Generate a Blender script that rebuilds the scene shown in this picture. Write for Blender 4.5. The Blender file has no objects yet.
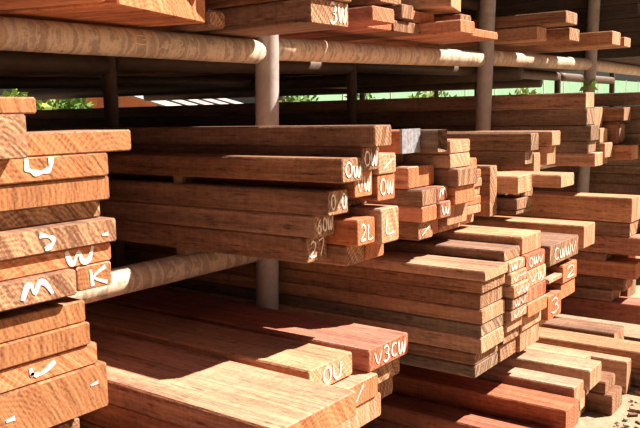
import bpy, bmesh, math, random
import numpy as np
from mathutils import Vector, Matrix

random.seed(7)
C = bpy.context.scene.collection
S = 1.4            # metres per layout unit (layout is worked out with the camera at 0,0,0)
ZG = -0.86         # ground height in layout units

# ------------------------------------------------------------------ camera
VL, VR, CX, CY = (-734, 135), (900, 103), 320.0, 214.0      # vanishing points of boards / of the rack row
va = np.array([VL[0]-CX, VL[1]-CY]); vb = np.array([VR[0]-CX, VR[1]-CY])
FPX = float(np.sqrt(-(va @ vb)))
nrm = lambda v: v/np.linalg.norm(v)
dX = -nrm(np.array([va[0], va[1], FPX])); dY = nrm(np.array([vb[0], vb[1], FPX])); dZ = np.cross(dX, dY)
MW = np.array([dX, dY, dZ])          # image frame (right, down, forward) -> world
cam_d = bpy.data.cameras.new('camera'); cam = bpy.data.objects.new('camera', cam_d); C.objects.link(cam)
cam_d.sensor_width = 36.0; cam_d.lens = FPX*36.0/640.0; cam_d.clip_start = 0.05; cam_d.clip_end = 500
r_, d_, f_ = MW[:, 0], MW[:, 1], MW[:, 2]
cam.matrix_world = Matrix(((r_[0], -d_[0], -f_[0], 0), (r_[1], -d_[1], -f_[1], 0), (r_[2], -d_[2], -f_[2], -ZG*S), (0, 0, 0, 1)))
bpy.context.scene.camera = cam

# ------------------------------------------------------------------ light
SUN_EL, SUN_AZ = math.radians(48), math.radians(50)      # azimuth from +X towards +Y
world = bpy.data.worlds.new('World'); bpy.context.scene.world = world; world.use_nodes = True
wn = world.node_tree.nodes; wl = world.node_tree.links
bg = wn['Background']; sky = wn.new('ShaderNodeTexSky'); sky.sky_type = 'NISHITA'; sky.sun_disc = False
sky.sun_elevation = SUN_EL; sky.sun_rotation = math.pi/2 - SUN_AZ; sky.dust_density = 3.0; sky.air_density = 1.0
wl.new(sky.outputs[0], bg.inputs[0]); bg.inputs[1].default_value = 0.025
sun_d = bpy.data.lights.new('sun', 'SUN'); sun = bpy.data.objects.new('sun', sun_d); C.objects.link(sun)
sun_d.energy = 13.0; sun_d.angle = math.radians(0.8); sun_d.color = (1.0, 0.87, 0.74)
sd = Vector((math.cos(SUN_EL)*math.cos(SUN_AZ), math.cos(SUN_EL)*math.sin(SUN_AZ), math.sin(SUN_EL)))
sun.rotation_euler = sd.to_track_quat('Z', 'Y').to_euler(); sun.location = (6, 2, 6)
sun['kind'] = 'light'
vs = bpy.context.scene.view_settings
vs.view_transform = 'Standard'; vs.look = 'None'; vs.gamma = 1.0; vs.use_curve_mapping = False; vs.exposure = 0.35

# ------------------------------------------------------------------ pixel -> place (layout units)
def ray(x, y): return MW @ np.array([(x-CX)/FPX, (y-CY)/FPX, 1.0])
def onY(x, y, Y): r = ray(x, y); return r*(Y/r[1])
def onX(x, y, X): r = ray(x, y); return r*(X/r[0])
def onZ(x, y, Z): r = ray(x, y); return r*(Z/r[2])
def far(x, y, d): return ray(x, y)*d

# ------------------------------------------------------------------ materials
def newmat(name):
    m = bpy.data.materials.new(name); m.use_nodes = True
    nt = m.node_tree; b = nt.nodes['Principled BSDF']
    return m, nt, b
class G:
    def __init__(s, nt): s.nt = nt
    def n(s, t, **k):
        o = s.nt.nodes.new(t)
        for a, v in k.items(): setattr(o, a, v)
        return o
    def l(s, a, b): s.nt.links.new(a, b)
    def math(s, op, a, b=None, c=None):
        o = s.n('ShaderNodeMath', operation=op)
        for i, v in enumerate((a, b, c)):
            if v is None: continue
            if isinstance(v, (int, float)): o.inputs[i].default_value = v
            else: s.l(v, o.inputs[i])
        return o.outputs[0]
    def vmul(s, v, k):
        o = s.n('ShaderNodeVectorMath', operation='MULTIPLY'); s.l(v, o.inputs[0]); o.inputs[1].default_value = k
        return o.outputs[0]
    def vadd(s, v, w):
        o = s.n('ShaderNodeVectorMath', operation='ADD'); s.l(v, o.inputs[0]); s.l(w, o.inputs[1]); return o.outputs[0]
    def noise(s, v, scale=1.0, detail=3.0, rough=0.55, dist=0.0):
        o = s.n('ShaderNodeTexNoise'); s.l(v, o.inputs['Vector'])
        o.inputs['Scale'].default_value = scale; o.inputs['Detail'].default_value = detail
        o.inputs['Roughness'].default_value = rough; o.inputs['Distortion'].default_value = dist
        return o.outputs['Fac']
    def ramp(s, f, stops):
        o = s.n('ShaderNodeValToRGB'); e = o.color_ramp.elements
        while len(e) < len(stops): e.new(0.5)
        for q, (p, c) in zip(e, stops): q.position = p; q.color = (*c, 1) if len(c) == 3 else c
        s.l(f, o.inputs[0]); return o.outputs[0]
    def mix(s, f, a, b, mode='MIX'):
        o = s.n('ShaderNodeMix', data_type='RGBA', blend_type=mode)
        if isinstance(f, (int, float)): o.inputs[0].default_value = f
        else: s.l(f, o.inputs[0])
        for i, v in ((6, a), (7, b)):
            if isinstance(v, tuple): o.inputs[i].default_value = (*v, 1)
            else: s.l(v, o.inputs[i])
        return o.outputs[2]
    def bump(s, h, st, dist, b):
        o = s.n('ShaderNodeBump'); o.inputs['Strength'].default_value = st; o.inputs['Distance'].default_value = dist
        s.l(h, o.inputs['Height']); s.l(o.outputs[0], b.inputs['Normal'])

def srgb(r, g, b):
    f = lambda c: (c/255/12.92) if c/255 <= 0.04045 else ((c/255+0.055)/1.055)**2.4
    return (f(r), f(g), f(b))

TONES = {   # dark grain, middle, light grain, sawn end
    'brown':  (srgb(74, 49, 36), srgb(126, 88, 65), srgb(166, 124, 94), srgb(204, 164, 126)),
    'red':    (srgb(98, 50, 36), srgb(160, 88, 62), srgb(190, 120, 90), srgb(204, 144, 108)),
    'orange': (srgb(102, 57, 35), srgb(172, 104, 68), srgb(208, 141, 99), srgb(204, 146, 104)),
    'tan':    (srgb(108, 74, 54), srgb(166, 120, 90), srgb(204, 160, 126), srgb(220, 178, 142)),
    'amber':  (srgb(80, 49, 31), srgb(146, 96, 62), srgb(196, 140, 98), srgb(188, 132, 88)),
    'shade_dark':    (srgb(44, 36, 31), srgb(66, 55, 47), srgb(88, 74, 63), srgb(150, 124, 100)),  # wood tone darkened to stand in for shade overhead and at the back
    'grey':   (srgb(72, 55, 44), srgb(112, 88, 70), srgb(146, 120, 98), srgb(200, 166, 132)),
}
TW = {'brown': 'dark brown', 'red': 'reddish brown', 'orange': 'orange brown', 'tan': 'pale tan', 'grey': 'weathered grey-brown', 'shade_dark': 'shade-darkened', 'amber': 'amber brown'}
SIDE, END = {}, {}
for tn, (cd, cm, cl, ce) in TONES.items():
    m, nt, b = newmat('wood_side_'+tn); g = G(nt)
    tc = g.n('ShaderNodeTexCoord'); oi = g.n('ShaderNodeObjectInfo')
    off = g.n('ShaderNodeCombineXYZ'); rr = g.math('MULTIPLY', oi.outputs['Random'], 37.0)
    g.l(rr, off.inputs[0]); g.l(g.math('MULTIPLY', rr, 1.7), off.inputs[1]); g.l(g.math('MULTIPLY', rr, 0.6), off.inputs[2])
    co = g.vadd(tc.outputs['Object'], off.outputs[0])
    grain = g.noise(g.vmul(co, (1.3, 30, 30)), 1.0, 5, 0.6, 0.6)
    blot = g.noise(g.vmul(co, (1.6, 5, 5)), 1.3, 3)
    kerf = g.noise(g.vmul(co, (80, 9, 9)), 1.0, 3, 0.6, 0.8)
    spk = g.noise(g.vmul(co, (38, 95, 95)), 1.0, 4, 0.75)
    fib = g.noise(g.vmul(co, (3.0, 85, 85)), 1.0, 3, 0.7, 1.2)
    v = g.math('ADD', g.math('MULTIPLY', grain, 0.62), g.math('MULTIPLY', blot, 0.46))
    v = g.math('ADD', v, g.math('MULTIPLY', g.math('SUBTRACT', kerf, 0.5), 0.20))
    v = g.math('ADD', v, g.math('MULTIPLY', g.math('SUBTRACT', spk, 0.5), 0.42))
    v = g.math('ADD', v, g.math('MULTIPLY', g.math('SUBTRACT', fib, 0.5), 0.40))
    fl = g.noise(g.vmul(co, (16, 120, 120)), 1.0, 2, 0.5)
    v = g.math('SUBTRACT', v, g.math('MULTIPLY', g.math('MAXIMUM', g.math('SUBTRACT', fl, 0.60), 0.0), 1.7))
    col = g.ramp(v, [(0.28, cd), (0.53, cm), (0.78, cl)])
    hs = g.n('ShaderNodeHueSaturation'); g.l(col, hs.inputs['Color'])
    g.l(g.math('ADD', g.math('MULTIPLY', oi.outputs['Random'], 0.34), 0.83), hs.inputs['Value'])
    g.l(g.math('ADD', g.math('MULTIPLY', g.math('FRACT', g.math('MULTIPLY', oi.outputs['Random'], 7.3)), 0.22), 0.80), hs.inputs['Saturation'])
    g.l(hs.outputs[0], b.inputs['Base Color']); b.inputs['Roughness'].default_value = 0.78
    b.inputs['Specular IOR Level'].default_value = 0.25
    h = g.math('ADD', g.math('MULTIPLY', grain, 0.6), g.math('ADD', g.math('MULTIPLY', kerf, 0.5), g.math('MULTIPLY', spk, 0.5)))
    g.bump(h, 0.8, 0.006, b); SIDE[tn] = m

    m, nt, b = newmat('wood_end_'+tn); g = G(nt)
    tc = g.n('ShaderNodeTexCoord'); oi = g.n('ShaderNodeObjectInfo')
    sx = g.n('ShaderNodeSeparateXYZ'); g.l(tc.outputs['Object'], sx.inputs[0])
    r1 = oi.outputs['Random']; r2 = g.math('FRACT', g.math('MULTIPLY', r1, 13.7))
    py = g.math('SUBTRACT', sx.outputs[1], g.math('SUBTRACT', g.math('MULTIPLY', r2, 0.5), 0.2))
    pz = g.math('ADD', sx.outputs[2], g.math('ADD', g.math('MULTIPLY', r1, 0.14), 0.03))
    rad = g.math('SQRT', g.math('ADD', g.math('MULTIPLY', py, py), g.math('MULTIPLY', pz, pz)))
    wob = g.noise(tc.outputs['Object'], 14.0, 2)
    rings = g.math('ADD', g.math('MULTIPLY', g.math('SINE', g.math('MULTIPLY', g.math('ADD', rad, g.math('MULTIPLY', wob, 0.03)), 520.0)), 0.5), 0.5)
    # saw marks run askew across the cut
    sk = g.math('ADD', sx.outputs[1], g.math('MULTIPLY', sx.outputs[2], g.math('SUBTRACT', g.math('MULTIPLY', r2, 1.6), 0.5)))
    cb = g.n('ShaderNodeCombineXYZ'); g.l(g.math('MULTIPLY', sk, 70.0), cb.inputs[0]); g.l(g.math('MULTIPLY', sx.outputs[2], 4.0), cb.inputs[1]); g.l(g.math('MULTIPLY', r1, 50.0), cb.inputs[2])
    saw = g.noise(cb.outputs[0], 1.0, 3, 0.6)
    spk = g.noise(tc.outputs['Object'], 130.0, 3, 0.7)
    v = g.math('ADD', g.math('MULTIPLY', rings, 0.07), g.math('ADD', g.math('MULTIPLY', saw, 0.55), g.math('MULTIPLY', spk, 0.35)))
    col = g.ramp(v, [(0.30, cd), (0.44, cm), (0.64, ce)])
    hs = g.n('ShaderNodeHueSaturation'); g.l(col, hs.inputs['Color'])
    g.l(g.math('ADD', g.math('MULTIPLY', r2, 0.30), 0.86), hs.inputs['Value'])
    g.l(hs.outputs[0], b.inputs['Base Color']); b.inputs['Roughness'].default_value = 0.85
    b.inputs['Specular IOR Level'].default_value = 0.2
    g.bump(g.math('ADD', saw, g.math('MULTIPLY', spk, 0.4)), 0.5, 0.004, b); END[tn] = m

def simple(name, col, rough=0.7, var=0.0, scale=20.0, metal=0.0):
    m, nt, b = newmat(name); g = G(nt); b.inputs['Roughness'].default_value = rough; b.inputs['Metallic'].default_value = metal
    tc = g.n('ShaderNodeTexCoord'); nz = g.noise(tc.outputs['Object'], scale, 4)
    lo = tuple(max(0, c*(1-var)) for c in col); hi = tuple(min(1, c*(1+var)) for c in col)
    g.l(g.ramp(nz, [(0.3, lo), (0.7, hi)]), b.inputs['Base Color'])
    g.bump(nz, 0.2, 0.003, b)
    return m

CHALK = simple('chalk', srgb(240, 228, 214), 0.9, 0.06, 60)
SCRATCH = simple('pale_scratch', srgb(222, 196, 152), 0.9, 0.1, 60)
FOIL = simple('silver_paint', srgb(140, 140, 146), 0.5, 0.4, 70)
LEAF = [simple('leaf_a', srgb(150, 176, 84), 0.7, 0.3, 3), simple('leaf_b', srgb(110, 146, 70), 0.7, 0.3, 3)]
SPRIG = simple('sprig_leaf', srgb(150, 200, 70), 0.6, 0.15, 10)
BARK = simple('bark', srgb(96, 76, 58), 0.9, 0.3, 12)
ORWALL = simple('orange_wall', srgb(214, 140, 98), 0.9, 0.1, 3)
GREYROOF = simple('grey_roof', srgb(150, 150, 156), 0.6, 0.1, 4)
WHITEROOF = simple('white_sheet', srgb(172, 168, 166), 0.6, 0.06, 4)
GREENWALL = simple('pale_green_wall', srgb(122, 168, 134), 0.7, 0.16, 2)
GLASSDARK = simple('dark_pane', srgb(50, 52, 54), 0.2, 0.1, 3)
SHEET = simple('roof_sheet', srgb(92, 82, 74), 0.8, 0.2, 3)
STONE = simple('stone', srgb(168, 150, 130), 0.9, 0.25, 25)

def pipe_mat(name, stops, bands, wob=2.0):
    m, nt, b = newmat(name); g = G(nt)
    tc = g.n('ShaderNodeTexCoord')
    w = g.noise(g.vmul(tc.outputs['Object'], (9, 9, 9)), 1.0, 3)
    sx = g.n('ShaderNodeSeparateXYZ'); g.l(tc.outputs['Object'], sx.inputs[0])
    ax = g.math('ADD', g.math('MULTIPLY', sx.outputs[2], bands), g.math('MULTIPLY', w, wob))
    cb = g.n('ShaderNodeCombineXYZ'); g.l(ax, cb.inputs[0]); cb.inputs[1].default_value = 2.0
    band = g.noise(cb.outputs[0], 1.0, 3, 0.6)
    fine = g.noise(g.vmul(tc.outputs['Object'], (30, 30, 14)), 1.0, 5, 0.7)
    v = g.math('ADD', g.math('MULTIPLY', band, 0.75), g.math('MULTIPLY', fine, 0.35))
    g.l(g.ramp(v, stops), b.inputs['Base Color']); b.inputs['Roughness'].default_value = 0.6
    b.inputs['Specular IOR Level'].default_value = 0.35
    g.bump(fine, 0.35, 0.004, b)
    return m
RAILM = pipe_mat('rusty_pipe', [(0.36, srgb(134, 86, 54)), (0.43, srgb(190, 162, 132)), (0.50, srgb(150, 136, 124)), (0.56, srgb(206, 186, 162)), (0.64, srgb(162, 146, 132)), (0.74, srgb(188, 150, 114))], 24.0, 1.3)
DARKPOST = pipe_mat('dark_pipe', [(0.3, srgb(52, 40, 32)), (0.5, srgb(74, 58, 46)), (0.7, srgb(98, 80, 64))], 2.0)  # darker brown pipe tone for the inner and rear rows
POSTM = pipe_mat('grey_pipe', [(0.3, srgb(112, 102, 98)), (0.5, srgb(150, 140, 136)), (0.7, srgb(178, 170, 166))], 2.0)

m, nt, b = newmat('ground_dirt'); g = G(nt); tc = g.n('ShaderNodeTexCoord')
n1 = g.noise(tc.outputs['Object'], 1.1, 5); n2 = g.noise(tc.outputs['Object'], 26, 5, 0.7)
g.l(g.ramp(g.math('ADD', g.math('MULTIPLY', n1, 0.6), g.math('MULTIPLY', n2, 0.45)), [(0.35, srgb(112, 92, 74)), (0.52, srgb(150, 128, 106)), (0.72, srgb(184, 162, 138))]), b.inputs['Base Color'])
b.inputs['Roughness'].default_value = 0.95; g.bump(n2, 0.6, 0.02, b); GROUND = m

# ------------------------------------------------------------------ builders (layout units)
def tag(o, label=None, cat=None, group=None, kind=None):
    if label: o['label'] = label
    if cat: o['category'] = cat
    if group: o['group'] = group
    if kind: o['kind'] = kind
    return o
def mesh_obj(name, verts, faces, mats, parent=None, loc=(0, 0, 0), rot=(0, 0, 0), mi=None, smooth=False):
    me = bpy.data.meshes.new(name); me.from_pydata([tuple(map(float, v)) for v in verts], [], faces)
    for m in (mats if isinstance(mats, (list, tuple)) else [mats]): me.materials.append(m)
    if mi: me.polygons.foreach_set('material_index', mi)
    if smooth: me.polygons.foreach_set('use_smooth', [True]*len(me.polygons))
    me.update()
    o = bpy.data.objects.new(name, me); C.objects.link(o); o.parent = parent
    o.location = tuple(map(float, loc)); o.rotation_euler = rot
    return o
def empty(name, loc=(0, 0, 0)):
    o = bpy.data.objects.new(name, None); C.objects.link(o); o.location = tuple(map(float, loc)); o.empty_display_size = 0.1
    return o
def box_vf(x0, x1, y0, y1, z0, z1):
    v = [(x, y, z) for x in (x0, x1) for y in (y0, y1) for z in (z0, z1)]
    f = [(0, 1, 3, 2), (4, 6, 7, 5), (0, 4, 5, 1), (2, 3, 7, 6), (0, 2, 6, 4), (1, 5, 7, 3)]
    return v, f

# hand-drawn chalk strokes, each glyph in a unit box (u right, v up)
def arc(cx, cy, rx, ry, a0, a1, n=10):
    return [(cx+rx*math.cos(math.radians(a0+(a1-a0)*i/n)), cy+ry*math.sin(math.radians(a0+(a1-a0)*i/n))) for i in range(n+1)]
GL = {
    '2': [arc(.5, .70, .34, .28, 160, -30, 8)+[(.15, .05), (.9, .08)]],
    '7': [[(.1, .92), (.85, .95), (.4, .02)]],
    '6': [[(.75, .95), (.35, .65), (.15, .3)]+arc(.48, .26, .32, .25, 180, 540, 12)],
    '0': [arc(.5, .5, .38, .45, 100, 460, 14)],
    'O': [arc(.5, .5, .42, .45, 80, 440, 14)],
    'W': [[(.0, .9), (.12, .2), (.3, .1), (.5, .75), (.62, .12), (.85, .2), (1., .95)]],
    'w': [[(.0, .75), (.15, .1), (.4, .15), (.5, .7), (.65, .1), (.9, .2), (1., .85)]],
    'V': [[(.05, .9), (.45, .08), (.95, .92)]],
    'M': [[(.0, .05), (.18, .85), (.34, .9), (.46, .3), (.62, .95), (.8, .85), (1., .08)]],
    '3': [arc(.45, .72, .34, .24, 150, -80, 8)+arc(.45, .26, .4, .25, 80, -150, 9)],
    'L': [[(.2, .95), (.15, .08), (.9, .12)]],
    'C': [arc(.55, .5, .42, .42, 50, 310, 10)],
    'U': [[(.05, .95)]+arc(.5, .42, .44, .38, 180, 360, 10)+[(.97, .9)]],
    'K': [[(.1, .95), (.15, .05)], [(.9, .95), (.2, .5), (.95, .1)]],
    ')': [arc(.1, .45, .75, .5, 75, -60, 8)],
    'J': [[(.05, .75), (.12, .3)]+arc(.4, .42, .3, .26, 200, 280, 5)+[(.7, .4), (1., .75)]],
    '-': [[(.05, .5), (.95, .62)]],
    '/': [[(.1, .1), (.9, .9)]],
    '.': [[(.4, .12), (.6, .16)]],
    'v': [[(.05, .7), (.4, .1), (.95, .8)]],
}
def ribbon(pts, wd):
    """flat stroke along 2-D points -> (verts2d, quads)"""
    P = [Vector(p) for p in pts]; vs_, fs = [], []
    for i, p in enumerate(P):
        t = (P[min(i+1, len(P)-1)]-P[max(i-1, 0)])
        t = t.normalized() if t.length > 1e-9 else Vector((1, 0))
        n = Vector((-t.y, t.x)); k = wd*(0.46+0.16*math.sin(i*0.45+len(P)))
        vs_ += [p+n*k, p-n*k]
    for i in range(len(P)-1): fs.append((2*i, 2*i+1, 2*i+3, 2*i+2))
    return vs_, fs
def smooth(pts, n=4):
    P = [pts[0]]+list(pts)+[pts[-1]]; out = []
    for i in range(1, len(P)-2):
        for j in range(n):
            t = j/n; q = []
            for a in (0, 1):
                p0, p1, p2, p3 = P[i-1][a], P[i][a], P[i+1][a], P[i+2][a]
                q.append(.5*(2*p1+(p2-p0)*t+(2*p0-5*p1+4*p2-p3)*t*t+(3*p1-p0-3*p2+p3)*t**3))
            out.append(tuple(q))
    return out+[pts[-1]]
def chalk(parent, text, u0, u1, v0, v1, wd, mat=None, jit=0.05):
    """text strokes on the end face x=0 of a board, u along +Y, v along +Z"""
    n = len(text); cw = (u1-u0)/max(n, 1); V, F = [], []
    for i, ch in enumerate(text):
        if ch == ' ': continue
        dv = random.uniform(-jit, jit)*(v1-v0)
        for st in GL[ch]:
            jk = 1.0 if len(st) < 8 else 0.25
            pts = [(u0+cw*(i+0.08+0.84*(a+random.uniform(-.04, .04)*jk)), v0+dv+(v1-v0)*(c+random.uniform(-.05, .05)*jk)) for a, c in st]
            vv, ff = ribbon(smooth(pts), wd); k = len(V)
            V += [(0.0012, p.x, p.y) for p in vv]; F += [tuple(k+q for q in f) for f in ff]
    return mesh_obj('chalk_mark', V, F, mat or CHALK, parent)

def board(X, Y, z0, z1, w, L=3.2, tone='brown', yaw=0.0, rag=0.0, name='timber_board', pitch=0.0, rounded=0.0):
    t = z1-z0; c = min(0.0035, t*0.12)+rounded
    prof = [(c, 0), (w-c, 0), (w, c), (w, t-c), (w-c, t), (c, t), (0, t-c), (0, c)]
    k = 0.0016
    xs = [0.0, -0.002-rounded*0.6] + [-L*i/6 for i in range(1, 6)] + [-L+0.002, -L]
    V, F, mi = [], [], []
    for i, x in enumerate(xs):
        ins = 0.0022+rounded*0.8 if i in (0, len(xs)-1) else 0.0
        jy, jz = random.uniform(-k, k)*0.4, random.uniform(0, k)*0.3
        for (py, pz) in prof:
            yy = py+(ins if py < w/2 else -ins); zz = pz+(ins if pz < t/2 else -ins)
            dx = random.uniform(-rag, 0) if (rag and i == 0) else 0
            V.append((x+dx, min(w, max(0, yy+jy)), min(t, max(0, zz+(jz if zz > t/2 else 0)-(0.0 if zz < t/2 else k*0.3)))))
    n = 8
    for i in range(len(xs)-1):
        for j in range(n):
            a, b_ = i*n+j, i*n+(j+1) % n
            F.append((a, b_, b_+n, a+n)); mi.append(1 if i == 0 and rag else 0)
    if rag:
        V.append((-rag*1.2, w*0.5, t*0.5)); q = len(V)-1
        for j in range(n): F.append((q, (j+1) % n, j)); mi.append(1)
    else:
        F.append(tuple(range(n-1, -1, -1))); mi.append(1)
    e = (len(xs)-1)*n; F.append(tuple(range(e, e+n))); mi.append(1)
    return mesh_obj(name, V, F, [SIDE[tone], END[tone]], None, (X, Y, z0), (0, pitch, yaw), mi)

ORD = ['top', 'second from top', 'third from top', 'fourth from top', 'fifth from top', 'sixth from top', 'seventh from top', 'eighth from top', 'ninth from top', 'tenth from top', 'eleventh from top', 'twelfth from top']
def column(desc, group, Y, w, base, layers, L=3.2, tone='brown', name='timber_board', cat='board'):
    """a column of boards, bottom to top. layer = (px of front end edge, py of its top, opts) or ('z', X, ztop, opts)"""
    z = base; n = len(layers)
    for i, ly in enumerate(layers):
        op = ly[-1] if isinstance(ly[-1], dict) else {}
        yy = op.get('Y', Y); ww = op.get('w', w)
        if ly[0] == 'z': X, zt = ly[1], ly[2]
        else: p = onY(ly[0], ly[1], yy); X, zt = p[0], p[2]
        z0 = z+op.get('gap', 0)
        zt = max(zt, z0+0.014)
        tn = op.get('tone', random.choice(tone) if isinstance(tone, (list, tuple)) else tone)
        if op.get('gap', 0) > 0.004:
            for xs_ in (-1.345, -3.6):
                v, f = box_vf(-0.014, 0.014, 0.004, ww-0.004, 0, op['gap'])
                s_ = mesh_obj('spacer_strip', v, f, SIDE['grey'], None, (xs_, yy, z))
                tag(s_, f"thin {'front' if xs_ > -2 else 'rear'} spacer strip under {ORD[n-1-i]} board of {desc}", 'spacer', 'spacer strips between boards')
        o = board(X, yy, z0, zt-0.0006, ww, op.get('L', L+random.uniform(-.25, .25)), tn, op.get('yaw', random.uniform(-.0012, .0012)), op.get('rag', 0), op.get('name', name), 0, op.get('rounded', 0))
        mk = op.get('mark')
        lab = op.get('label') or (f"{TW[tn]} {cat}, {ORD[n-1-i]} of the {desc}" + (', chalk marked' if mk else '') if n > 1 else f"{TW[tn]} {cat}, {desc}")
        tag(o, lab, op.get('cat', cat), group)
        if mk:
            t = zt-z0
            if isinstance(mk, str): chalk(o, mk, ww*.12, ww*.90, t*.2, t*.82, op.get('mw', 0.0040))
            else: [chalk(o, *a) for a in mk]
        if op.get('after'): op['after'](o, ww, zt-z0)
        z = zt
    return z

def tube(name, p0, p1, r, mat, parent=None, seg=20, rings=10, r_end=None):
    """pipe between two points, its axis on local Z so the material bands run round it"""
    p0, p1 = Vector(map(float, p0)), Vector(map(float, p1)); d = p1-p0; L = d.length
    V, F = [], []
    for i in range(rings+1):
        rr = r*(1+random.uniform(-.012, .012))
        for j in range(seg):
            a = 2*math.pi*j/seg; V.append((rr*math.cos(a), rr*math.sin(a), L*i/rings))
    for i in range(rings):
        for j in range(seg):
            a, b_ = i*seg+j, i*seg+(j+1) % seg; F.append((a, b_, b_+seg, a+seg))
    F.append(tuple(range(seg-1, -1, -1))); F.append(tuple(range(rings*seg, rings*seg+seg)))
    o = mesh_obj(name, V, F, mat, parent, p0, d.to_track_quat('Z', 'Y').to_euler(), None, True)
    return o

# ------------------------------------------------------------------ setting: ground, added roof and back wall
def grid_plane(name, x0, x1, y0, y1, z, n, mat, amp):
    V, F = [], []
    for i in range(n+1):
        for j in range(n+1):
            V.append((x0+(x1-x0)*i/n, y0+(y1-y0)*j/n, random.uniform(-amp, 0)))
    for i in range(n):
        for j in range(n):
            a = i*(n+1)+j; F.append((a, a+n+1, a+n+2, a+1))
    return mesh_obj(name, V, F, mat, None, (0, 0, z))
gr = grid_plane('floor', -60, 30, -30, 60, ZG, 60, GROUND, 0.0)
tag(gr, 'pale dusty yard ground strewn with wood debris', 'ground', kind='structure')
roof = empty('roof', (-3.6, 3.0, 1.75)); tag(roof, 'unseen sheet roof added over the rack to block sky light', 'roof', kind='structure')  # roof added out of view to shut sky light out of the rack
v, f = [], []
NR = 60
for i in range(NR+1):
    y = -5+10.0*i/NR*1.0
    zz = 0.02*math.sin(i*2.1)
    v += [(2.5, y, zz), (-2.6, y, zz-0.45)]
for i in range(NR): f.append((2*i, 2*i+1, 2*i+3, 2*i+2))
mesh_obj('roof_sheet', v, f, SHEET, roof)
for k in range(6):
    v, f = box_vf(-2.6, 2.5, -0.04, 0.04, -0.12, -0.03)
    v = [(x, y, zz+(x-2.5)*0.45/5.1) for x, y, zz in v]
    mesh_obj('rafter', v, f, SIDE['grey'], roof, (0, -4.4+k*1.9, 0))

wb = empty('wall_light_block', (-6.3, 3.0, ZG)); tag(wb, 'plank wall added behind the rack to block sky light, with open strip', 'wall', kind='structure')  # rear wall added to darken the interior
for k in range(16):
    z0 = 0.02+k*.145
    if .60 < z0 < 1.42: continue
    v, f = box_vf(-.02, .02, -7, 9, z0, z0+.14)
    mesh_obj('plank', v, f, SIDE['shade_dark'], wb, (0.004*(k % 3), 0, 0))

# ------------------------------------------------------------------ the pipe rack
PR = 0.0305
PY = [0.25, 1.556, 2.8747, 4.165, 5.46, 6.76]
rack = empty('pipe_rack', (-2.4, 2.9, ZG)); tag(rack, 'tall storage rack of grey pipe posts and rust-stained pipe rails holding the timber', 'rack')
def rloc(p): return (p[0]+2.4, p[1]-2.9, p[2]-ZG)
def postx(z): return -1.3175+(z-0.14)*0.036
for i, y in enumerate(PY):
    if i == 0: continue
    tube('post', rloc((postx(ZG), y, ZG)), rloc((postx(1.6), y, 1.6)), PR, POSTM, rack)
    tube('post', rloc((-1.95, y, ZG)), rloc((-1.95, y, 1.52)), .022, DARKPOST, rack)
    tube('post', rloc((-3.6, y, ZG)), rloc((-3.6, y, 1.40)), .022, DARKPOST, rack)
tube('post', rloc((-3.6, PY[0], ZG)), rloc((-3.6, PY[0], 1.40)), PR, POSTM, rack)
tube('post', rloc((postx(ZG), PY[0], ZG)), rloc((postx(1.6), PY[0], 1.6)), PR, POSTM, rack)
# top of the rail in every bay (front end, far end) per level
TOPZ = [(.186, .192), (.203, .232), (.240, .262), (.262, .262), (.262, .262)]
MIDZ = [(-.322, -.322), (-.307, -.307), (-.215, -.215), (-.19, -.19), (-.19, -.19)]
LOWZ = [(-.655, -.655), (-.622, -.622), (-.79, -.79), (-.70, -.70), (-.70, -.70)]
TOPRAIL = None
HIGHZ = [None, (.56, .56), (.62, .62), None, None]  # unseen rail level added to carry the sun-blocking boards
for lev, Z in (('t', TOPZ), ('m', MIDZ), ('l', LOWZ), ('h', HIGHZ)):
    for i in range(5):
        if Z[i] is None: continue
        for X in (-1.345, -1.95, -3.6):
            sh = 0.0 if X == -1.345 else 0
            xa = postx(Z[i][0])-0.012 if X == -1.345 else X
            za, zb = Z[i]
            o = tube('rail', rloc((xa, PY[i]+0.02, za-PR)), rloc((xa, PY[i+1]-0.02, zb-PR)), PR, RAILM if X == -1.345 else DARKPOST, rack, rings=14)
            if lev == 't' and i == 0 and X == -1.345: TOPRAIL = (o, xa, za-PR)
# a log tie running back under the far shelf; its sawn end shows left of the third post
tl = tube('tie_beam', rloc((-1.66, 4.08, .205)), rloc((-6.2, 4.08, .215)), .042, DARKPOST, rack, 14, 6)
tube('tie_beam', rloc((-2.05, 5.40, .20)), rloc((-6.2, 5.40, .21)), .042, DARKPOST, rack, 14, 6)
# pale scratched marks on the upper rail
ro, rx, rz = TOPRAIL
def rail_mark(ch, px0, px1, v0, v1):
    V, F = [], []
    y0 = onX(px0, 40, rx+PR)[1]; y1 = onX(px1, 40, rx+PR)[1]
    for st in GL[ch]:
        vv, ff = ribbon([(y0+(y1-y0)*a, v0+(v1-v0)*c) for a, c in st], 0.0022); k = len(V)
        for p in vv:
            an = p.y/PR
            P = Vector((rx+(PR+0.0012)*math.cos(an), p.x, rz+0.0025*(p.x-.25)+(PR+0.0012)*math.sin(an))); V.append(rloc(P))
        F += [tuple(k+q for q in f_2) for f_2 in ff]
    m_ = mesh_obj('chalk_mark', V, F, SCRATCH, None)
    m_.parent = ro; m_.matrix_parent_inverse = ro.matrix_basis.inverted()
    return m_
for a in (('3', 134, 150, -.004, .016), ('v', 157, 163, -.014, .0), ('2', 172, 184, -.010, .012)): rail_mark(*a)

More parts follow.
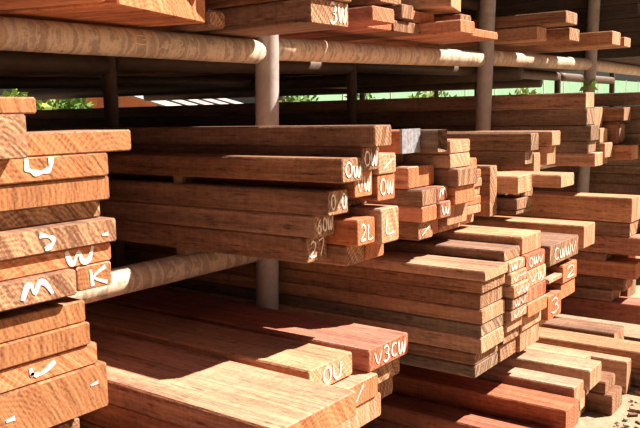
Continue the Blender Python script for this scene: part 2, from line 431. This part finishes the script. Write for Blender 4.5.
# ------------------------------------------------------------------ middle shelf, near bay: the chalk-marked stack
gA = 'chalk-marked boards of the middle stack'
column('middle stack\'s nearest column', gA, 1.25, .073, -.322, [
    (306, 238, dict(gap=.015, mark='27', tone='brown')), (313.6, 215.7, dict(mark='60W', tone='brown')),
    (327.5, 191, dict(mark='O.O', tone='brown')), (341.8, 158.5, dict(gap=.016, mark='Ow', tone='brown'))])
column('middle stack\'s second column', gA, 1.332, .070, -.322, [
    (346, 246, dict(tone='brown')), (357, 220, dict(mark='2L', tone='orange')), ('z', -.99, -.175), 
    (354, 171.5, dict(mark='VW', tone='orange')), (361, 147, dict(mark='OW', tone='brown')),
    (374.6, 125, dict(tone='brown', w=.066, Y=1.332, label='long dark brown board lying on top of the middle chalk-marked stack'))])
column('middle stack\'s third column', gA, 1.412, .075, -.322, [
    (366, 243, dict(tone='orange')), (381, 209, dict(mark='L', tone='tan')), ('z', -.97, -.190),
    (377, 175, dict(mark='OW', tone='orange')), (378, 154, dict(tone='tan', mark='/'))])

# ------------------------------------------------------------------ middle shelf, second bay
gB = 'short-ended boards stacked past the front post'
def foil(o, w, t):
    V, F = [], []
    e = 0.0016
    for x in (-0.006, 0.0015):
        V += [(x, -e, -e*0), (x, w+e, -e*0), (x, w+e, t+e), (x, -e, t+e)]
    for j in range(4): F.append((j, (j+1) % 4, 4+(j+1) % 4, 4+j))
    F.append((4, 5, 6, 7))
    tag(mesh_obj('painted_end', V, F, FOIL, o), 'silver painted end')
column('front column behind the first post', gB, 1.62, .075, -.307, [
    (418, 223, dict(tone='brown', mark='/')), (422, 207, dict(tone='orange')), (422, 190, dict(tone='brown')),
    (408, 167, dict(tone='orange', w=.132)), ('z', -1.02, -.098, dict(tone='brown', w=.12)),
    (402, 130, dict(tone='orange', w=.085, after=foil, label='orange brown board with a silver painted end behind the middle stack'))])
column('red-ended column behind the first post', gB, 1.70, .058, -.307, [
    ('z', -.93, -.262, dict(tone='orange')), (440, 202, dict(tone='red', mark='W')), (437, 187, dict(tone='red', mark='M'))])
o = board(-.905, 1.71, -.098, -.043, .05, 3.0, 'grey', 0, .035); tag(o, 'weathered board with a ragged broken end beside the silver painted end', 'board', gB)
column('third column behind the first post', gB, 1.765, .115, -.307, [
    (440, 226), (447, 205, dict(tone='tan')), (455, 187, dict(tone='orange')), (458, 169, dict(tone='brown')),
    (450, 154, dict(tone='tan')), (450, 140, dict(tone='tan'))], tone=['tan', 'brown'])
column('thin pale column beside edgewise plank', gB, 1.885, .10, -.307, [
    ('z', -.94, -.278), (465, 207), (465, 198), (464, 189), (466, 180), (465, 171), (456, 160, dict(w=.13))], tone=['tan', 'orange'])
column('standing on edge with rough sawn end, left of second post', gB, 2.09, .052, -.307, [(490, 166, dict(tone='brown', name='edgewise_plank'))], cat='plank')
gC = 'boards before the second post'
column('column right of the edgewise plank', gC, 2.17, .11, -.307, [(516, 212), (517, 199), ('z', -1.1, -.245), (518, 176, dict(tone='tan'))], tone='brown')
column('column under the far-reaching pale board', gC, 2.30, .12, -.307, [('z', -1.0, -.275), ('z', -1.02, -.235), (561, 175, dict(tone='tan'))], tone='brown')
column('column ending before the second post', gC, 2.45, .07, -.307, [('z', -1.1, -.26), ('z', -1.08, -.22), ('z', -1.12, -.178), (525, 151), (531, 133)], tone=['grey', 'brown'])
column('narrow column by the second post', gC, 2.528, .06, -.307, [('z', -1.05, -.26), ('z', -1.03, -.215), (534, 153, dict(tone='tan')), ('z', -1.2, -.10)], tone='brown')
column('last column before the second post', gC, 2.62, .085, -.307, [('z', -1.05, -.26), ('z', -1.06, -.19), (547, 146, dict(tone='tan')), (552, 131, dict(tone='tan'))], tone='brown')

# ------------------------------------------------------------------ middle shelf, third bay (long dark boards)
gP = 'long boards on the middle shelf past the second post'
column('front column past the second post', gP, 2.95, .10, -.215, [(595, 153, dict(tone='tan')), (588, 141), (591, 125), (587, 108), (586, 92, dict(tone='tan'))], L=5.0, tone='grey')
column('second column past the second post', gP, 3.06, .10, -.215, [(600, 158), (605, 143, dict(tone='tan')), (600, 128, dict(tone='tan')), (595, 107, dict(tone='tan'))], L=5.0, tone='grey')
column('third column past the second post', gP, 3.17, .10, -.215, [(600, 160), (632, 145, dict(tone='tan')), (619, 121, dict(rounded=.012)), (624, 107)], L=5.0, tone=['grey', 'brown'])
column('far column past the second post', gP, 3.30, .16, -.215, [('z', -.75, -.16), ('z', -.68, -.10), ('z', -.70, -.045), ('z', -.72, .01), ('z', -.66, .065)], L=5.2, tone=['grey', 'brown'])

# ------------------------------------------------------------------ left stack (near, cut by the frame)
gL = 'wide planks stacked at the left edge'
def wide(rx, ytop, ybot, X, base, tone, mark, which, w=.30, L=2.9, yaw=0.0):
    p, q = onX(rx, ytop, X), onX(rx, ybot, X)
    zb = base if base is not None else q[2]
    o = board(X, p[1]-w, zb, p[2]-.0008, w, L, tone, yaw, 0, 'wide_plank')
    tag(o, which, 'plank', gL)
    for (tx, a0, a1, b0, b1, wd) in mark:
        chalk(o, tx, onX(a0, ytop, X)[1]-(p[1]-w), onX(a1, ytop, X)[1]-(p[1]-w), (p[2]-zb)*b0, (p[2]-zb)*b1, wd)
    return p[2]
z = -.296
o = board(-1.29, .56, -.322, -.2966, .28, 2.7, 'brown', 0, 0, 'wide_plank'); tag(o, 'recessed dark plank carrying the upper left pile on the rail', 'plank', gL)
wide(76, 268.5, 291, -1.105, z, 'brown', [('M', 16, 54, .2, .8, .0085)], 'wide plank chalked M, lowest of the upper left pile', w=.24)
z = wide(111, 260, 283, -1.12, z, 'amber', [('K', 86, 109, .1, .9, .0075)], 'narrow board with chalk strokes right of the M plank', w=.074)
z = wide(111, 241, 262, -1.12, z, 'orange', [('W', 62, 94, .12, .9, .0085)], 'wide plank chalked W in the upper left pile')
z = wide(116, 217, 239, -1.11, z, 'brown', [(')', 28, 58, .15, .75, .0075), ('-', 100, 108, .2, .5, .006)], 'wide plank with a hooked chalk stroke in the left pile')
z = wide(100, 199, 217, -1.14, z, 'brown', [], 'narrower plank with knotty end grain in the left pile')
z = wide(109, 175, 198, -1.12, z, 'amber', [], 'amber brown wide plank under the one with the chalk U')
z = wide(108, 152, 174, -1.115, z, 'amber', [('U', 21, 54, .30, .98, .009)], 'wide plank with a chalk U in the left pile')
zu = z
z = wide(131, 129, 150, -1.12, zu, 'amber', [], 'broad overhanging plank with diagonal saw marks atop the left pile', w=.222)
p = onX(26, 114, -1.07)
o = board(-1.07, p[1]-.25, zu, p[2], .25, 2.6, 'brown', 0, 0, 'wide_plank'); tag(o, 'dark knotted plank end lying on top of the left pile', 'plank', gL)
q = onX(36, 97, -1.13)
o = board(-1.13, q[1]-.28, p[2]+.001, max(q[2], p[2]+.02), .28, 2.6, 'amber', 0, 0, 'wide_plank'); tag(o, 'topmost rough sawn plank of the left pile', 'plank', gL)
z = -.548
z = wide(85, 385, 400, -1.25, z, 'brown', [], 'dark plank hidden under the lower left pile', w=.26)
z = wide(107, 361, 381, -1.12, z, 'amber', [('-', 88, 98, .45, .7, .006), ('-', 0, 12, .3, .6, .008)], 'bottom sunlit wide plank of the lower left pile')
z = wide(97, 341, 361, -1.125, z, 'orange', [('J', 24, 56, .25, .85, .0075)], 'wide plank with a chalk tick in the lower left pile')
z = wide(90, 321, 341, -1.12, z, 'amber', [], 'wide plank with dark grain in the lower left pile', L=.15)
z = wide(85, 299, 321, -1.125, z, 'amber', [], 'wide plank topping the lower left pile under the rail', L=.15)

# ------------------------------------------------------------------ low shelf, near bay: broad planks
gN = 'broad planks on the low shelf in front'
def plank(X, Y0, Y1, z0, z1, tone, lab, L=3.0, mark=None, yaw=0.0):
    o = board(X, Y0, z0, z1-.0006, Y1-Y0, L, tone, yaw, 0, 'wide_plank'); tag(o, lab, 'plank', gN)
    if mark:
        w, t = Y1-Y0, z1-z0
        chalk(o, mark, w*(.12 if len(mark) > 2 else .28), w*(.92 if len(mark) > 2 else .74), t*.15, t*.85, .0048)
    return o
plank(-.66, .52, .885, -.655, -.600, 'brown', 'dark broad plank at the bottom left edge of the picture')
plank(-1.19, .54, .84, -.600, -.549, 'brown', 'recessed dark plank beneath the lower left pile')
plank(-.80, .905, 1.14, -.655, -.602, 'orange', 'lower broad plank under the sunlit foreground plank')
plank(-.83, .91, 1.14, -.602, -.549, 'orange', 'middle broad plank just under the sunlit foreground plank')
plank(-.768, .908, 1.131, -.549, -.500, 'orange', 'broad orange foreground plank with sun on its outer end', yaw=-.008)
plank(-.90, 1.163, 1.315, -.549, -.498, 'tan', 'narrower sunlit plank chalked 0U behind the foreground plank', mark='OU')
plank(-.878, 1.345, 1.512, -.551, -.500, 'red', 'thick reddish plank with chalked number beside the front post', mark='V3CW')
plank(-.865, 1.17, 1.36, -.602, -.5515, 'orange', 'chalked orange board end below the two chalked planks', mark='U/')
plank(-.90, 1.365, 1.512, -.602, -.5515, 'brown', 'brown board hidden under the thick reddish plank')
plank(-.87, 1.16, 1.38, -.655, -.602, 'tan', 'lowest pale plank end below the chalked planks')
plank(-.92, 1.385, 1.512, -.655, -.602, 'brown', 'lowest brown board beside the front post')

# ------------------------------------------------------------------ low shelf, second bay: the tall pile
gR = 'thin boards in the tall pile behind the front post'
column('tall pile\'s front column', gR, 1.62, .132, -.622, [
    (475, 366), (475, 354), (481, 338), (481, 325), (482, 310), (480, 294), (482, 282), (485, 271.5, dict(tone='tan'))], tone=['brown', 'grey', 'tan'])
column('tall pile\'s second column', gR, 1.760, .102, -.622, [
    (500, 345), (503, 333), (507, 322), (511, 311, dict(mark='v/')), (512, 299, dict(mark='wv')), (514, 286, dict(mark='Jw')), (511, 274, dict(mark='v-')), (509, 263, dict(mark='w/')), (504, 251)], tone=['tan', 'brown'])
column('tall pile\'s third column', gR, 1.866, .135, -.622, [
    (520, 332), (522, 318), (528, 304), (527, 289, dict(tone='red')), (527, 272, dict(mark='vw')), (526, 256, dict(tone='red', mark='OWv')), (522, 237, dict(tone='tan'))], tone=['tan', 'orange'])
gT = 'board ends jutting from the right of the tall pile'
column('jutting column beside the tall pile', gT, 2.015, .105, -.622, [
    ('z', -.80, -.57), (548, 297, dict(mark='3')), ('z', -.86, -.468), (549, 282, dict(tone='tan')), ('z', -.9, -.42), (550, 246, dict(w=.235, Y=2.015, mark='Cwwv', label='wide brown board with chalked end capping the jutting column'))], tone=['brown', 'orange'])
column('second jutting column beside tall pile', gT, 2.125, .12, -.622, [
    ('z', -.80, -.58), ('z', -.78, -.535), (561, 284), (563, 266, dict(mark='2')), ('z', -.755, -.4205, dict(tone='tan'))], tone=['tan', 'orange'])
column('column behind the jutting ends', gT, 2.27, .12, -.622, [('z', -.95, -.56), ('z', -.97, -.50), ('z', -.95, -.45), ('z', -1.0, -.40)], tone='brown')
column('column under the long sunlit board', gT, 2.56, .12, -.622, [('z', -1.0, -.57), ('z', -.98, -.51), ('z', -1.02, -.46), (584, 226, dict(tone='tan', label='long pale board with sunlit top right of the jutting ends'))], tone='brown')
column('low column by the second post', gT, 2.70, .12, -.622, [('z', -1.0, -.56), ('z', -1.0, -.50), ('z', -1.05, -.455)], tone='brown')

# low shelf, third bay
gX = 'boards on the low shelf past the second post'
column('near low column at the right edge', gX, 2.92, .12, -.79, [
    (660, 308, dict(tone='red', label='long red board running out of the right edge low down')), (612, 291), (625, 279, dict(rounded=.008)), (636, 264, dict(tone='orange')),
    ('z', -.85, -.535), (668, 240, dict(tone='orange')), (630, 223), (632, 198, dict(tone='tan'))], tone='brown', L=3.4)
column('second low column at the right edge', gX, 3.05, .12, -.79, [
    ('z', -.84, -.73), ('z', -.80, -.67), ('z', -.82, -.61), ('z', -.80, -.555), ('z', -.76, -.50), ('z', -.66, -.45), ('z', -.72, -.40), ('z', -.80, -.35)], tone=['brown', 'orange'], L=3.4)
column('distant pile past the third post', 'boards past the third post', 4.28, .16, -.19, [('z', -.9, -.13), ('z', -.95, -.07)], L=4.0, tone='grey')
column('distant low pile past third post', 'boards past the third post', 4.28, .18, -.70, [('z', -.75, -.64), ('z', -.72, -.58), ('z', -.78, -.52), ('z', -.70, -.46), ('z', -.74, -.40), ('z', -.70, -.345), ('z', -.66, -.30), ('z', -.72, -.255)], L=4.0, tone=['brown', 'grey'])

# ------------------------------------------------------------------ ground pile, second bay
gG = 'boards piled on the ground under the low shelf'
column('ground column in front', gG, 1.70, .09, ZG, [('z', -.60, -.82), ('z', -.63, -.775)], tone='red')
column('ground column with the red top board', gG, 1.80, .10, ZG, [('z', -.62, -.79), (566, 411, dict(tone='red'))], tone='brown')
column('ground column behind the red top board', gG, 1.915, .08, ZG, [('z', -.65, -.80), ('z', -.64, -.757), (574, 388, dict(tone='tan'))], tone='brown')
column('narrow stub column on the ground pile', gG, 2.0, .042, ZG, [('z', -.66, -.80), (580, 394, dict(tone='tan'))], tone='brown')
column('ground column with longest pale top', gG, 2.05, .105, ZG, [('z', -.67, -.80), ('z', -.66, -.757), (590, 371, dict(tone='tan'))], tone='brown')
column('ground column beyond longest pale top', gG, 2.165, .10, ZG, [('z', -.60, -.80), ('z', -.62, -.765), (580, 361, dict(tone='tan'))], tone=['brown', 'red'])
column('lying edgewise by the debris on the ground', gG, 2.36, .05, ZG, [(627, 362, dict(tone='tan'))], tone='tan')
column('ground column cut by right edge', gG, 2.44, .12, ZG, [('z', -.5, -.80), (700, 362, dict(tone='tan'))], tone='brown')
column('ground column nearest the second post', gG, 2.60, .12, ZG, [('z', -.7, -.80), ('z', -.72, -.745)], tone='brown')

# ------------------------------------------------------------------ top shelf
gD = 'boards on the top shelf'
def topb(X, Y, w, z0, z1, tone, lab, yaw=0, L=3.4, mark=None, rounded=0, rag=0):
    o = board(X, Y, z0, z1-.0006, w, L, tone, yaw, rag, 'timber_board', 0, rounded); tag(o, lab, 'board', gD)
    if mark: chalk(o, mark, w*.45, w*.95, (z1-z0)*.12, (z1-z0)*.92, .006)
    return o
topb(-1.0, .555, .33, .196, .262, 'orange', 'wide orange board overhead in the top left corner', yaw=.28, L=2.6)
topb(-1.105, .909, .315, .196, .272, 'orange', 'thick board overhead with an orange sunlit end at top left', yaw=.28, L=2.6)
topb(-1.235, 1.262, .058, .196, .236, 'brown', 'small rounded board end between two thick overhead boards', rounded=.004)
topb(-1.03, 1.365, .145, .196, .252, 'brown', 'thick overhead board chalked 3W above the front post', mark='3W')
topb(-1.02, 1.36, .15, .252, .30, 'brown', 'upper overhead board lying on the one chalked 3W')
L1 = 'bottom layer board on the top shelf, '
topb(-1.26, 1.60, .10, .236, .27, 'grey', L1+'dark stub next to the front post')
topb(-1.10, 1.72, .11, .236, .275, 'red', L1+'with the shorter reddish end')
topb(-1.20, 1.85, .13, .236, .27, 'red', L1+'with a plain set-back end')
topb(-1.07, 2.16, .10, .236, .275, 'orange', L1+'longest with the white end touching the second post')
topb(-1.20, 1.99, .15, .236, .27, 'brown', L1+'set back behind the longest one')
topb(-1.10, 2.30, .20, .236, .262, 'orange', L1+'thin flat and reaching behind the second post')
topb(-1.30, 1.62, .06, .275, .31, 'tan', 'second layer stub with a pale streaked end above the front rail')
topb(-1.32, 1.80, .08, .275, .312, 'tan', 'second layer board with pale end in the middle of the top shelf')
topb(-1.19, 2.02, .07, .275, .318, 'brown', 'second layer board with a small bright end on the top shelf')
topb(-1.21, 2.12, .14, .275, .31, 'orange', 'second layer board with a slanting orange end on the top shelf')
topb(-1.14, 2.30, .08, .265, .31, 'brown', 'second layer block close to the second post on the top shelf')
topb(-1.40, 1.62, .08, .312, .345, 'red', 'third layer reddish stub on the top shelf')
topb(-1.22, 1.95, .12, .318, .37, 'brown', 'third layer long dark board at the top edge of the picture')
topb(-1.12, 2.20, .16, .319, .385, 'tan', 'third layer offcut lying askew with a big pale end', yaw=.28, L=.42)
L2 = 'top shelf board past the second post, '
topb(-1.02, 2.93, .13, .322, .368, 'brown', L2+'highest with the square reddish end')
topb(-1.13, 2.93, .10, .268, .320, 'tan', L2+'under the highest one')
topb(-1.05, 3.06, .12, .268, .318, 'brown', L2+'set back between pale ends')
topb(-.985, 3.40, .12, .268, .325, 'tan', L2+'long with a bright pale end')
topb(-.98, 3.56, .10, .268, .310, 'tan', L2+'behind the long bright one')
for k in range(5):          # far bays: long dark boards whose undersides bound the light gap
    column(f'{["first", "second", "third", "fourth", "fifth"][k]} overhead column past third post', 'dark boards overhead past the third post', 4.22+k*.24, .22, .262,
           [('z', -1.0-.05*((k*3) % 4), .32), ('z', -1.05, .39), ('z', -.98, .46), ('z', -1.1, .53), ('z', -1.02, .60), ('z', -1.07, .68), ('z', -1.0, .76)], L=5.6, tone='shade_dark')

# boards added out of view overhead to keep the sun off the rails
for k in range(4):
    topb(-1.13, .42+k*.27, .255, .301, .35, 'brown', f'sun-blocking board added above the near bay, {["first", "second", "third", "fourth"][k]} from the left', L=3.0)
for k in range(4):
    topb(-1.10-.01*(k % 2), 1.60+k*.30, .29, .561, .61, 'grey', f'sun-blocking board added over the second bay, {["first", "second", "third", "fourth"][k]} from the front post', L=3.0)
for k in range(4):
    topb(-1.07-.02*(k % 2), 2.93+k*.29, .28, .621, .67, 'shade_dark', f'sun-blocking board added over the third bay, {["first", "second", "third", "fourth"][k]} from the second post', L=3.0)

# ------------------------------------------------------------------ sprig on the third post
sp = empty('leaf_sprig', onY(590, 86, 4.13)); tag(sp, 'small bright green leaf sprig stuck to the third post', 'leaf')
for k in range(6):
    a = -2.4+k*0.95; l = .05+.02*(k % 2)
    v = [(0, 0, 0), (l*.5, -.012, .014), (l, 0, 0), (l*.5, .012, -.012)]
    mesh_obj('leaf', v, [(0, 1, 2), (0, 2, 3)], SPRIG, sp, (0, -.012*k*.3, 0), (random.uniform(-.6, .6), random.uniform(-1.2, .6), math.radians(37)+(math.pi if k % 2 else 0)+random.uniform(-.5, .5)))

# ------------------------------------------------------------------ debris on the ground
def lump(name, loc, r, mat, sq=.6):
    bm = bmesh.new(); bmesh.ops.create_icosphere(bm, subdivisions=1, radius=r)
    for vv in bm.verts: vv.co *= random.uniform(.7, 1.15)
    for vv in bm.verts: vv.co.z *= sq
    mn = min(vv.co.z for vv in bm.verts)
    for vv in bm.verts: vv.co.z -= mn
    me = bpy.data.meshes.new(name); bm.to_mesh(me); bm.free(); me.materials.append(mat)
    o = bpy.data.objects.new(name, me); C.objects.link(o); o.location = tuple(map(float, loc)); o.rotation_euler = (0, 0, random.uniform(0, 6))
    return o
used = []
def clear(p, r):
    if any((p[0]-q[0])**2+(p[1]-q[1])**2 < (r+q[2])**2 for q in used): return False
    used.append((p[0], p[1], r)); return True
def blocked(p):
    for y0, y1, x1 in ((1.66, 2.29, -.575), (2.33, 2.43, -.60), (2.42, 2.58, -.40), (2.58, 2.74, -.66)):
        if y0 < p[1] < y1 and p[0] < x1: return True
    return False
npb = nch = 0
for k in range(600):
    px, py = random.uniform(592, 668), random.uniform(372, 444); p = onZ(px, py, ZG)
    if blocked(p): continue
    if k % 2 and npb < 45:
        r = random.uniform(.004, .014)
        if not clear(p, r): continue
        npb += 1; tag(lump('pebble', p, r, STONE), 'pale pebble or mortar lump on the dusty ground by the board ends', 'pebble', 'rubble on the ground')
    elif nch < 45:
        l, w_, t_ = random.uniform(.02, .06), random.uniform(.007, .016), random.uniform(.004, .009)
        if not clear(p, l*.55): continue
        nch += 1; v, f = box_vf(-l/2, l/2, -w_/2, w_/2, 0, t_)
        v = [(x+random.uniform(-.004, .004), y+random.uniform(-.003, .003), zz) for x, y, zz in v]
        tag(mesh_obj('wood_chip', v, f, SIDE[random.choice(['tan', 'brown', 'grey'])], None, p, (0, 0, random.uniform(0, 3))), 'loose wood chip on the dusty ground by the board ends', 'wood chip', 'wood chips on the ground')

# ------------------------------------------------------------------ outdoors behind the rack
def bush(c, rx, ry, h, lab, nleaf=900, mat=0):
    b_ = empty('bush', (c[0], c[1], ZG)); tag(b_, lab, 'bush', 'bushes behind the rack')
    V, F = [], []
    for k in range(nleaf):
        while True:
            p = Vector((random.uniform(-1, 1), random.uniform(-1, 1), random.uniform(-1, 1)))
            if .35 < p.length < 1: break
        q = Vector((p.x*rx, p.y*ry, h*.55+p.z*h*.45)); s = random.uniform(.05, .10)
        a = Vector((random.uniform(-1, 1), random.uniform(-1, 1), random.uniform(-1, 1))).normalized(); b2 = a.orthogonal().normalized()
        i = len(V); V += [q, q+a*s+b2*s*.4, q+a*s*2, q+a*s-b2*s*.4]; F.append((i, i+1, i+2, i+3))
    fo = mesh_obj('foliage', V, F, LEAF[mat], b_)
    for k in range(3): tube('stem', (0, 0, 0), ((k-1)*.12*rx, .05, h*.6), .025, BARK, b_, 8, 2)
    return b_
for (x, d, rx, h, lab) in ((26, 10.5, .33, 1.35, 'sunlit leafy bush seen through the gap at far left'), (68, 12, .36, 1.35, 'leafy bush beside the small orange house'),
                           (300, 16, .5, 1.3, 'pale sunlit bush right of the front post in the gap'), (362, 16.5, .55, 1.3, 'pale sunlit bush in the middle of the gap'), (432, 16, .6, 1.3, 'pale sunlit bush left of the second post'), (525, 15.5, .6, 1.25, 'pale bush right of the second post')):
    p = far(x, 100, d); bush(p, rx, rx, h, lab, 1100, random.randrange(2))
# small orange house
p = far(100, 100, 17); hs_ = empty('small_house', (p[0], p[1], ZG)); tag(hs_, 'small orange-walled house with grey roof behind the rack', 'house')
v, f = box_vf(-1.2, 1.2, -1.0, .55, 0, 1.30); mesh_obj('wall', v, f, ORWALL, hs_)
V = [(-1.4, -1.2, 1.30), (1.4, -1.2, 1.30), (1.4, .75, 1.30), (-1.4, .75, 1.30), (-1.4, -.2, 1.52), (1.4, -.2, 1.52)]
mesh_obj('house_roof', V, [(0, 1, 5, 4), (2, 3, 4, 5), (0, 4, 3), (1, 2, 5), (3, 2, 1, 0)], GREYROOF, hs_)
v, f = box_vf(1.2, 1.23, -.5, -.1, .55, .95); wd_ = mesh_obj('window', v, f, WHITEROOF, hs_)
v, f = box_vf(1.231, 1.24, -.47, -.13, .58, .92); mesh_obj('pane', v, f, GLASSDARK, wd_)
# white sheet roof, built of panels on posts
p = far(186, 100, 15); wr = empty('sheet_canopy', (p[0], p[1], ZG)); tag(wr, 'low white sheet-metal canopy roof seen through the gap', 'canopy')
for k in range(5):
    y0 = -1.1+k*.46
    V = [(1.0, y0, .98), (1.0, y0+.43, .98), (-.9, y0+.43, 1.42), (-.9, y0, 1.42)]; V += [(a, b2, c-.03) for a, b2, c in V]
    mesh_obj('roof_panel', V, [(0, 1, 2, 3), (7, 6, 5, 4), (0, 4, 5, 1), (1, 5, 6, 2), (2, 6, 7, 3), (3, 7, 4, 0)], WHITEROOF, wr)
for k in range(4):
    y0 = -.67+k*.46
    V = [(1.02, y0, 1.0), (1.02, y0+.05, 1.0), (-.9, y0+.05, 1.445), (-.9, y0, 1.445)]; V += [(a, b2, c-.03) for a, b2, c in V]
    mesh_obj('batten', V, [(0, 1, 2, 3), (7, 6, 5, 4), (0, 4, 5, 1), (1, 5, 6, 2), (2, 6, 7, 3), (3, 7, 4, 0)], BARK, wr)
for (x, y, h) in ((.9, -1.0, .96), (.9, 1.1, .96), (-.8, -1.0, 1.36), (-.8, 1.1, 1.36)): tube('post', (x, y, 0), (x, y, h), .03, POSTM, wr, 10, 2)
# pale green wall with panels
A, B_ = onX(285, 100, -13.5), onX(668, 100, -13.5)
gw = empty('green_fence', (A[0], A[1], ZG)); tag(gw, 'long pale green panelled fence bright in the sun behind the rack', 'fence')
dv = Vector((B_[0]-A[0], B_[1]-A[1], 0)); Lg = dv.length; gw.rotation_euler = (0, 0, math.atan2(dv.y, dv.x)); npan = 16
for k in range(npan):
    x0 = Lg*k/npan; v, f = box_vf(x0+.04, x0+Lg/npan-.04, -.03, .03, .05, 2.5); mesh_obj('fence_panel', v, f, GREENWALL, gw)
    v, f = box_vf(x0-.04, x0+.04, -.05, .05, 0, 2.56); mesh_obj('fence_post', v, f, WHITEROOF, gw)

# ------------------------------------------------------------------ to metres, ground at z = 0
done = set()
for o in list(bpy.data.objects):
    if o.type == 'MESH' and o.data.name not in done:
        done.add(o.data.name); o.data.transform(Matrix.Scale(S, 4))
    if o.type in ('MESH', 'EMPTY'):
        o.location = o.location*S
        if o.parent is None: o.location.z -= ZG*S
        elif o.matrix_parent_inverse != Matrix.Identity(4):
            mm = o.matrix_parent_inverse.copy(); mm.translation = mm.translation*S; o.matrix_parent_inverse = mm
